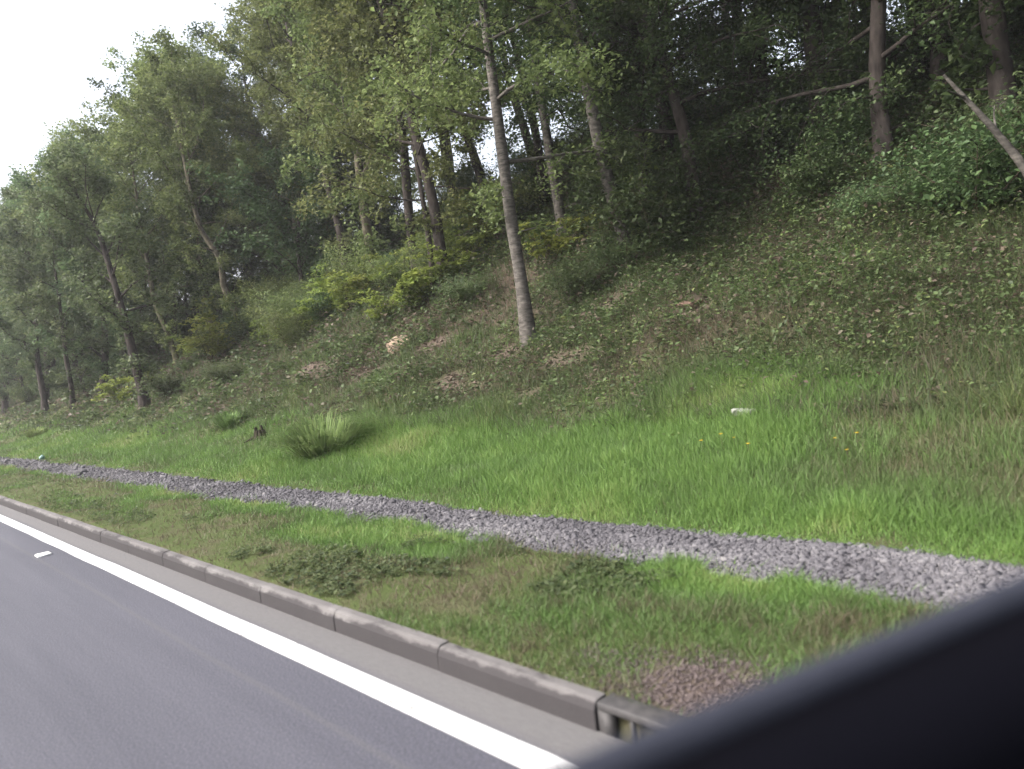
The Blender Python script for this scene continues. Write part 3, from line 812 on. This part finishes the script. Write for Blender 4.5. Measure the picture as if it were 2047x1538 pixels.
# dead leaves and twigs lying on bare soil
rng = np.random.default_rng(95)
x, y = yaw_sample(26000, 5.8, 15, 8, 86, rng)
k = rng.random(len(x)) < .35 + earth(x, y) * .5
x, y = x[k], y[k]
C = np.stack([x, y, tz(x, y) + .012 + rng.uniform(0, .02, len(x))], 1)
v, f, tn = leaves(C, .06 * (1 + np.hypot(x, y) / 25), rng, rng.random(len(x)), 2.5)
tag(mesh_obj('leaf_litter', v, f, M['litter'], tint=tn), 'brown dead leaves scattered over the bare soil of the bank', 'leaf litter', kind='stuff')

# small weeds in the verge
rng = np.random.default_rng(97)
x, y = yaw_sample(5200, 1.95, 3.05, 5, 86, rng)
k = (fbm(x * 1.4, y * .9, 99) > .5) & ~((x < 2.45) & (y > .7) & (y < 2.4)); x, y = x[k], y[k]
C = np.repeat(np.stack([x, y, tz(x, y) + .012], 1), 9, 0); nn = len(C)
a = rng.uniform(0, 6.28, nn); r = rng.uniform(.005, .05, nn)
C = C + np.stack([np.cos(a) * r, np.sin(a) * r, rng.uniform(0, .03, nn)], 1)
v, f, tn = leaves(C, .028, rng, np.clip(rng.normal(.45, .2, nn), 0, 1), 1.2)
tag(mesh_obj('verge_weeds', v, f, M['leaf_cool'], tint=tn), 'small grey green broadleaf weeds among the verge grass near the kerb', 'weeds', kind='stuff')

# ------------------------------------------------------------------ tussocks
def tussock(px, py, r, h, nb, label, seed, brown=.25):
    p, _ = at(px, py); rng = np.random.default_rng(seed)
    root = empty('grass_tussock', p)
    def part(nm, n, hh, tmean, ts, lean, rr_):
        a = rng.uniform(0, 6.28, n); q = np.sqrt(rng.random(n)) * rr_
        x, y = np.cos(a) * q, np.sin(a) * q
        out = rng.uniform(.1, 1, n) ** .7 * lean * hh
        hgt = hh * rng.uniform(.55, 1.15, n) * (1 - .35 * q / rr_)
        la = a + rng.normal(0, .5, n); wd = .007 + rng.uniform(0, .005, n)
        bx, by = -np.sin(la) * wd, np.cos(la) * wd
        mx, my = x + np.cos(la) * out * .45, y + np.sin(la) * out * .45
        tx, ty = x + np.cos(la) * out * 1.25, y + np.sin(la) * out * 1.25
        z0 = np.full(n, -.04)
        hgt = hgt * np.sqrt(np.clip(1.25 - (out / (hh * lean)) ** 2 * .8, .2, 1.2))
        v = np.stack([np.stack([x - bx, y - by, z0], 1), np.stack([x + bx, y + by, z0], 1), np.stack([mx + bx * .8, my + by * .8, hgt * .72], 1), np.stack([mx - bx * .8, my - by * .8, hgt * .72], 1), np.stack([tx, ty, hgt * .78], 1)], 1)
        i = np.arange(n) * 5
        f = np.stack([np.stack([i, i + 1, i + 2], 1), np.stack([i, i + 2, i + 3], 1), np.stack([i + 3, i + 2, i + 4], 1)], 1).reshape(-1, 3)
        mesh_obj(nm, v.reshape(-1, 3), f, M['tussock'], root, tint=np.repeat(np.clip(rng.normal(tmean, ts, n), 0, 1), 5))
    part('green_blades', nb * 6 // 10, h, .72, .12, 1.25, r)
    part('dead_blades', nb // 4, h * .3, .14, .08, .9, r * .9)
    return tag(root, label, 'tussock')
tussock(648, 905, .30, .72, 1100, 'tall arching grass tussock with a brown dead base on the lower bank', 301)
tussock(462, 852, .18, .38, 600, 'upright grass tussock next to the dark rotten stump', 302)
tussock(72, 872, .22, .45, 500, 'small green tussock beside the path near the dark far trees', 303)

# ------------------------------------------------------------------ stones, stump, litter
def rock_mesh(name, dims, seed, mat, parent=None, chop=.0, sub=3, rough=.14):
    import bmesh
    bm = bmesh.new(); bmesh.ops.create_icosphere(bm, subdivisions=sub, radius=1.0)
    r = random.Random(seed); planes = [(Vector((r.gauss(0, 1), r.gauss(0, 1), r.gauss(0, 1))).normalized(), r.uniform(.55, .85)) for _ in range(9)]
    planes += [(Vector((.12, -.1, 1)).normalized(), .55)]
    for v in bm.verts:
        for (nn, dd) in planes:
            k = v.co.dot(nn) - dd
            if k > 0: v.co -= nn * k * .9
        v.co *= 1 + r.uniform(-rough, rough) * .25
        v.co = Vector((v.co.x * dims[0], v.co.y * dims[1], v.co.z * dims[2]))
    me = bpy.data.meshes.new(name); bm.to_mesh(me); bm.free(); me.materials.append(mat)
    o = put(bpy.data.objects.new(name, me))
    if parent: o.parent = parent
    return o
def place(o, px, py, dz=0.0, rot=(0, 0, 0)):
    p, _ = at(px, py); o.location = (p[0], p[1], p[2] + dz); o.rotation_euler = rot; return o
o = place(rock_mesh('boulder', (.30, .42, .20), 1, M['sandstone']), 803, 702, .13, (.25, -.45, .5)); tag(o, 'pale buff angular boulder lying on the bare earth of the bank', 'boulder')
o = place(rock_mesh('stone', (.13, .07, .055), 2, M['whitestone']), 1490, 836, .045, (0, .1, -.75)); tag(o, 'small whitish flat stone half hidden in lush bank grass', 'stone')
o = place(rock_mesh('litter_scrap', (.09, .05, .035), 3, M['litterwhite']), 697, 732, .04, (0, 0, .4)); tag(o, 'tiny white scrap of litter on the bank below the pale boulder', 'litter')
o = place(rock_mesh('litter_carton', (.07, .07, .09), 4, M['mint']), 85, 919, .06, (0, .3, .4)); tag(o, 'pale mint green litter at the far edge of the gravel path', 'litter')
o = place(rock_mesh('stone', (.22, .20, .085), 5, M['greystone']), 156, 949, .03, (0, 0, .2)); tag(o, 'dark grey lump of stone on the gravel path edge', 'stone')
o = place(rock_mesh('stone', (.07, .13, .02), 6, M['greystone']), 958, 1084, .02, (0, 0, .1)); tag(o, 'flat pale grey stone lying in the verge next to the gravel path', 'stone')
o = place(rock_mesh('wood_chunk', (.2, .10, .08), 7, M['redwood']), 1385, 616, .05, (0, 0, -.7)); tag(o, 'reddish brown chunk of wood on the shaded bank', 'wood')
# rotten stump: ragged hollow ring with roots
p, _ = at(522, 876); st = empty('rotten_stump', p); st.scale = (.7, .7, .7); rng = np.random.default_rng(8)
w = Wood()
for k in range(9):
    a = k / 9 * 6.283; q = .11
    w.add([(math.cos(a) * q * 1.5, math.sin(a) * q * 1.5, -.06), (math.cos(a) * q, math.sin(a) * q, .08), (math.cos(a) * q * .9, math.sin(a) * q * .9, rng.uniform(.14, .3))], [.06, .05, .02], 6)
w.build('shell', M['darkwood'], st)
w = Wood()
for k in range(5):
    a = k * 1.3 + .3; w.add([(math.cos(a) * .1, math.sin(a) * .1, .05), (math.cos(a) * .25, math.sin(a) * .25, .01), (math.cos(a) * .42, math.sin(a) * .42, -.05)], [.045, .03, .012], 5)
w.build('roots', M['darkwood'], st)
tag(st, 'black rotten tree stump sunk in the grass of the lower bank', 'stump')

# added stem standing in for a pale slanting reflection on the car window
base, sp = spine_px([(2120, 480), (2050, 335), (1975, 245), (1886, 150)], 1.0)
st = empty('reflection_streak', base); w = Wood(); q = resample(sp[:4], 14); q[0, 2] -= .1
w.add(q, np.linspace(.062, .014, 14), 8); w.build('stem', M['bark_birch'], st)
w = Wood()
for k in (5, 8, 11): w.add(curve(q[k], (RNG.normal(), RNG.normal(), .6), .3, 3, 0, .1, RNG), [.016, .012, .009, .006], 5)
w.build('streak_stub', M['bark_birch'], st)
tag(st, 'pale slanting stem standing in for a car window reflection streak', 'dead stem')

# dandelions
def dandelion():
    root = empty('dandelion'); w = Wood(); w.add([(0, 0, -.01), (.005, 0, .07), (.0, .006, .13)], [.003, .0025, .002], 4); w.build('stalk', M['bark_twig'], root)
    v, f = [], []
    for k in range(12):
        a = k / 12 * 6.283; b = len(v)
        v += [(0, .006, .128), (math.cos(a - .2) * .016, math.sin(a - .2) * .016 + .006, .137), (math.cos(a) * .021, math.sin(a) * .021 + .006, .134), (math.cos(a + .2) * .016, math.sin(a + .2) * .016 + .006, .137)]
        f.append((b, b + 1, b + 2, b + 3))
    mesh_obj('flower', v, f, M['dandelion'], root); return root
dp = dandelion(); dr = random.Random(4)
for k in range(9):
    px, py = dr.uniform(1380, 1760), dr.uniform(895, 935)
    if k > 6: px, py = dr.uniform(560, 640), dr.uniform(905, 925)
    p, _ = at(px, py); o = dp if k == 0 else copy_tree(dp)
    o.location = p; o.rotation_euler = (0, 0, dr.uniform(0, 6)); s_ = dr.uniform(.65, .95); o.scale = (s_, s_, s_)
    tag(o, 'yellow dandelion flower in the lush bank grass', 'flower', 'dandelions in the bank grass')

# road stud
p, _ = at(89, 1110); st = empty('road_stud', (1.36, p[1], 0.0)); tag(st, 'white reflective road stud on the asphalt beside the edge line', 'road stud')
boxes('body', [(-.06, .06, -.075, .075, -.01, .017)], M['stud_body'], st, .009)
boxes('lens', [(-.04, .04, -.082, -.0752, .003, .014)], M['stud_lens'], st)
boxes('lens', [(-.04, .04, .0752, .082, .003, .014)], M['stud_lens'], st)

# ------------------------------------------------------------------ the car's window ledge close to the eye
YAW = math.radians(106)
ed = np.array([math.sin(YAW), math.cos(YAW), 0.0])              # along the ledge
dep = .42
e0 = EYE + ray_dir(1150, 1530) * (dep / np.dot(ray_dir(1150, 1530), CAMF))
door = empty('car_door', (e0[0], e0[1], 0.0), math.atan2(ed[1], ed[0]))   # local x along the ledge, y away from the eye
zt = float(e0[2])
def ledge(name, prof, mat, x0=-.35, x1=1.5):
    k = len(prof); xs = np.linspace(x0, x1, 24); v = []
    for x in xs:
        for (yy, zz) in prof: v.append((x, yy, zz))
    f = []
    for i in range(len(xs) - 1):
        for j in range(k): f.append((i * k + j, i * k + (j + 1) % k, (i + 1) * k + (j + 1) % k, (i + 1) * k + j))
    me = bpy.data.meshes.new(name); me.from_pydata(v, [], f + [tuple(range(k))[::-1], tuple((len(xs) - 1) * k + j for j in range(k))])
    me.materials.append(mat); me.update()
    for pl in me.polygons: pl.use_smooth = len(pl.vertices) == 4
    o = put(bpy.data.objects.new(name, me)); o.parent = door; return o
def arc(cy_, cz_, ry, rz, a0, a1, n): return [(cy_ + ry * math.cos(math.radians(a0 + (a1 - a0) * i / n)), cz_ + rz * math.sin(math.radians(a0 + (a1 - a0) * i / n))) for i in range(n + 1)]
ledge('window_seal', arc(.004, zt - .012, .011, .012, 0, 180, 8) + [(-.007, zt - .05), (.015, zt - .05)], M['trim_rubber'])
ledge('padded_trim', [(-.0075, zt - .30), (-.0075, zt - .016)] + arc(-.05, zt - .05, .04, .036, 80, 180, 8) + [(-.10, zt - .12), (-.115, zt - .30)], M['trim_black'])
ledge('armrest', [(-.118, zt - .22), (-.116, zt - .155), (-.15, zt - .14), (-.19, zt - .15), (-.2, zt - .2), (-.16, zt - .25)], M['trim_grey'])
ledge('lower_panel', [(.015, zt - .052), (.02, zt - .4), (.03, .28), (-.06, .28), (-.07, zt - .302), (-.009, zt - .302), (-.008, zt - .052)], M['trim_black'])
tag(door, 'black padded car window ledge with a blue grey rubber seal', 'car door')

# ------------------------------------------------------------------ thin haze added to lift darks and pale far trees, like lens flare
m, t, out = new_mat('added_haze')
pv = N(t, 'ShaderNodeVolumePrincipled'); pv.inputs['Color'].default_value = (.95, .96, 1.0, 1); pv.inputs['Density'].default_value = .0009
pv.inputs['Anisotropy'].default_value = .2
t.links.new(pv.outputs[0], out.inputs['Volume'])
hz = boxes('haze', [(-450, 450, -450, 750, -1.2, 40)], m)
tag(hz, 'thin added haze paling the road and woodland like lens flare', 'haze', kind='stuff')
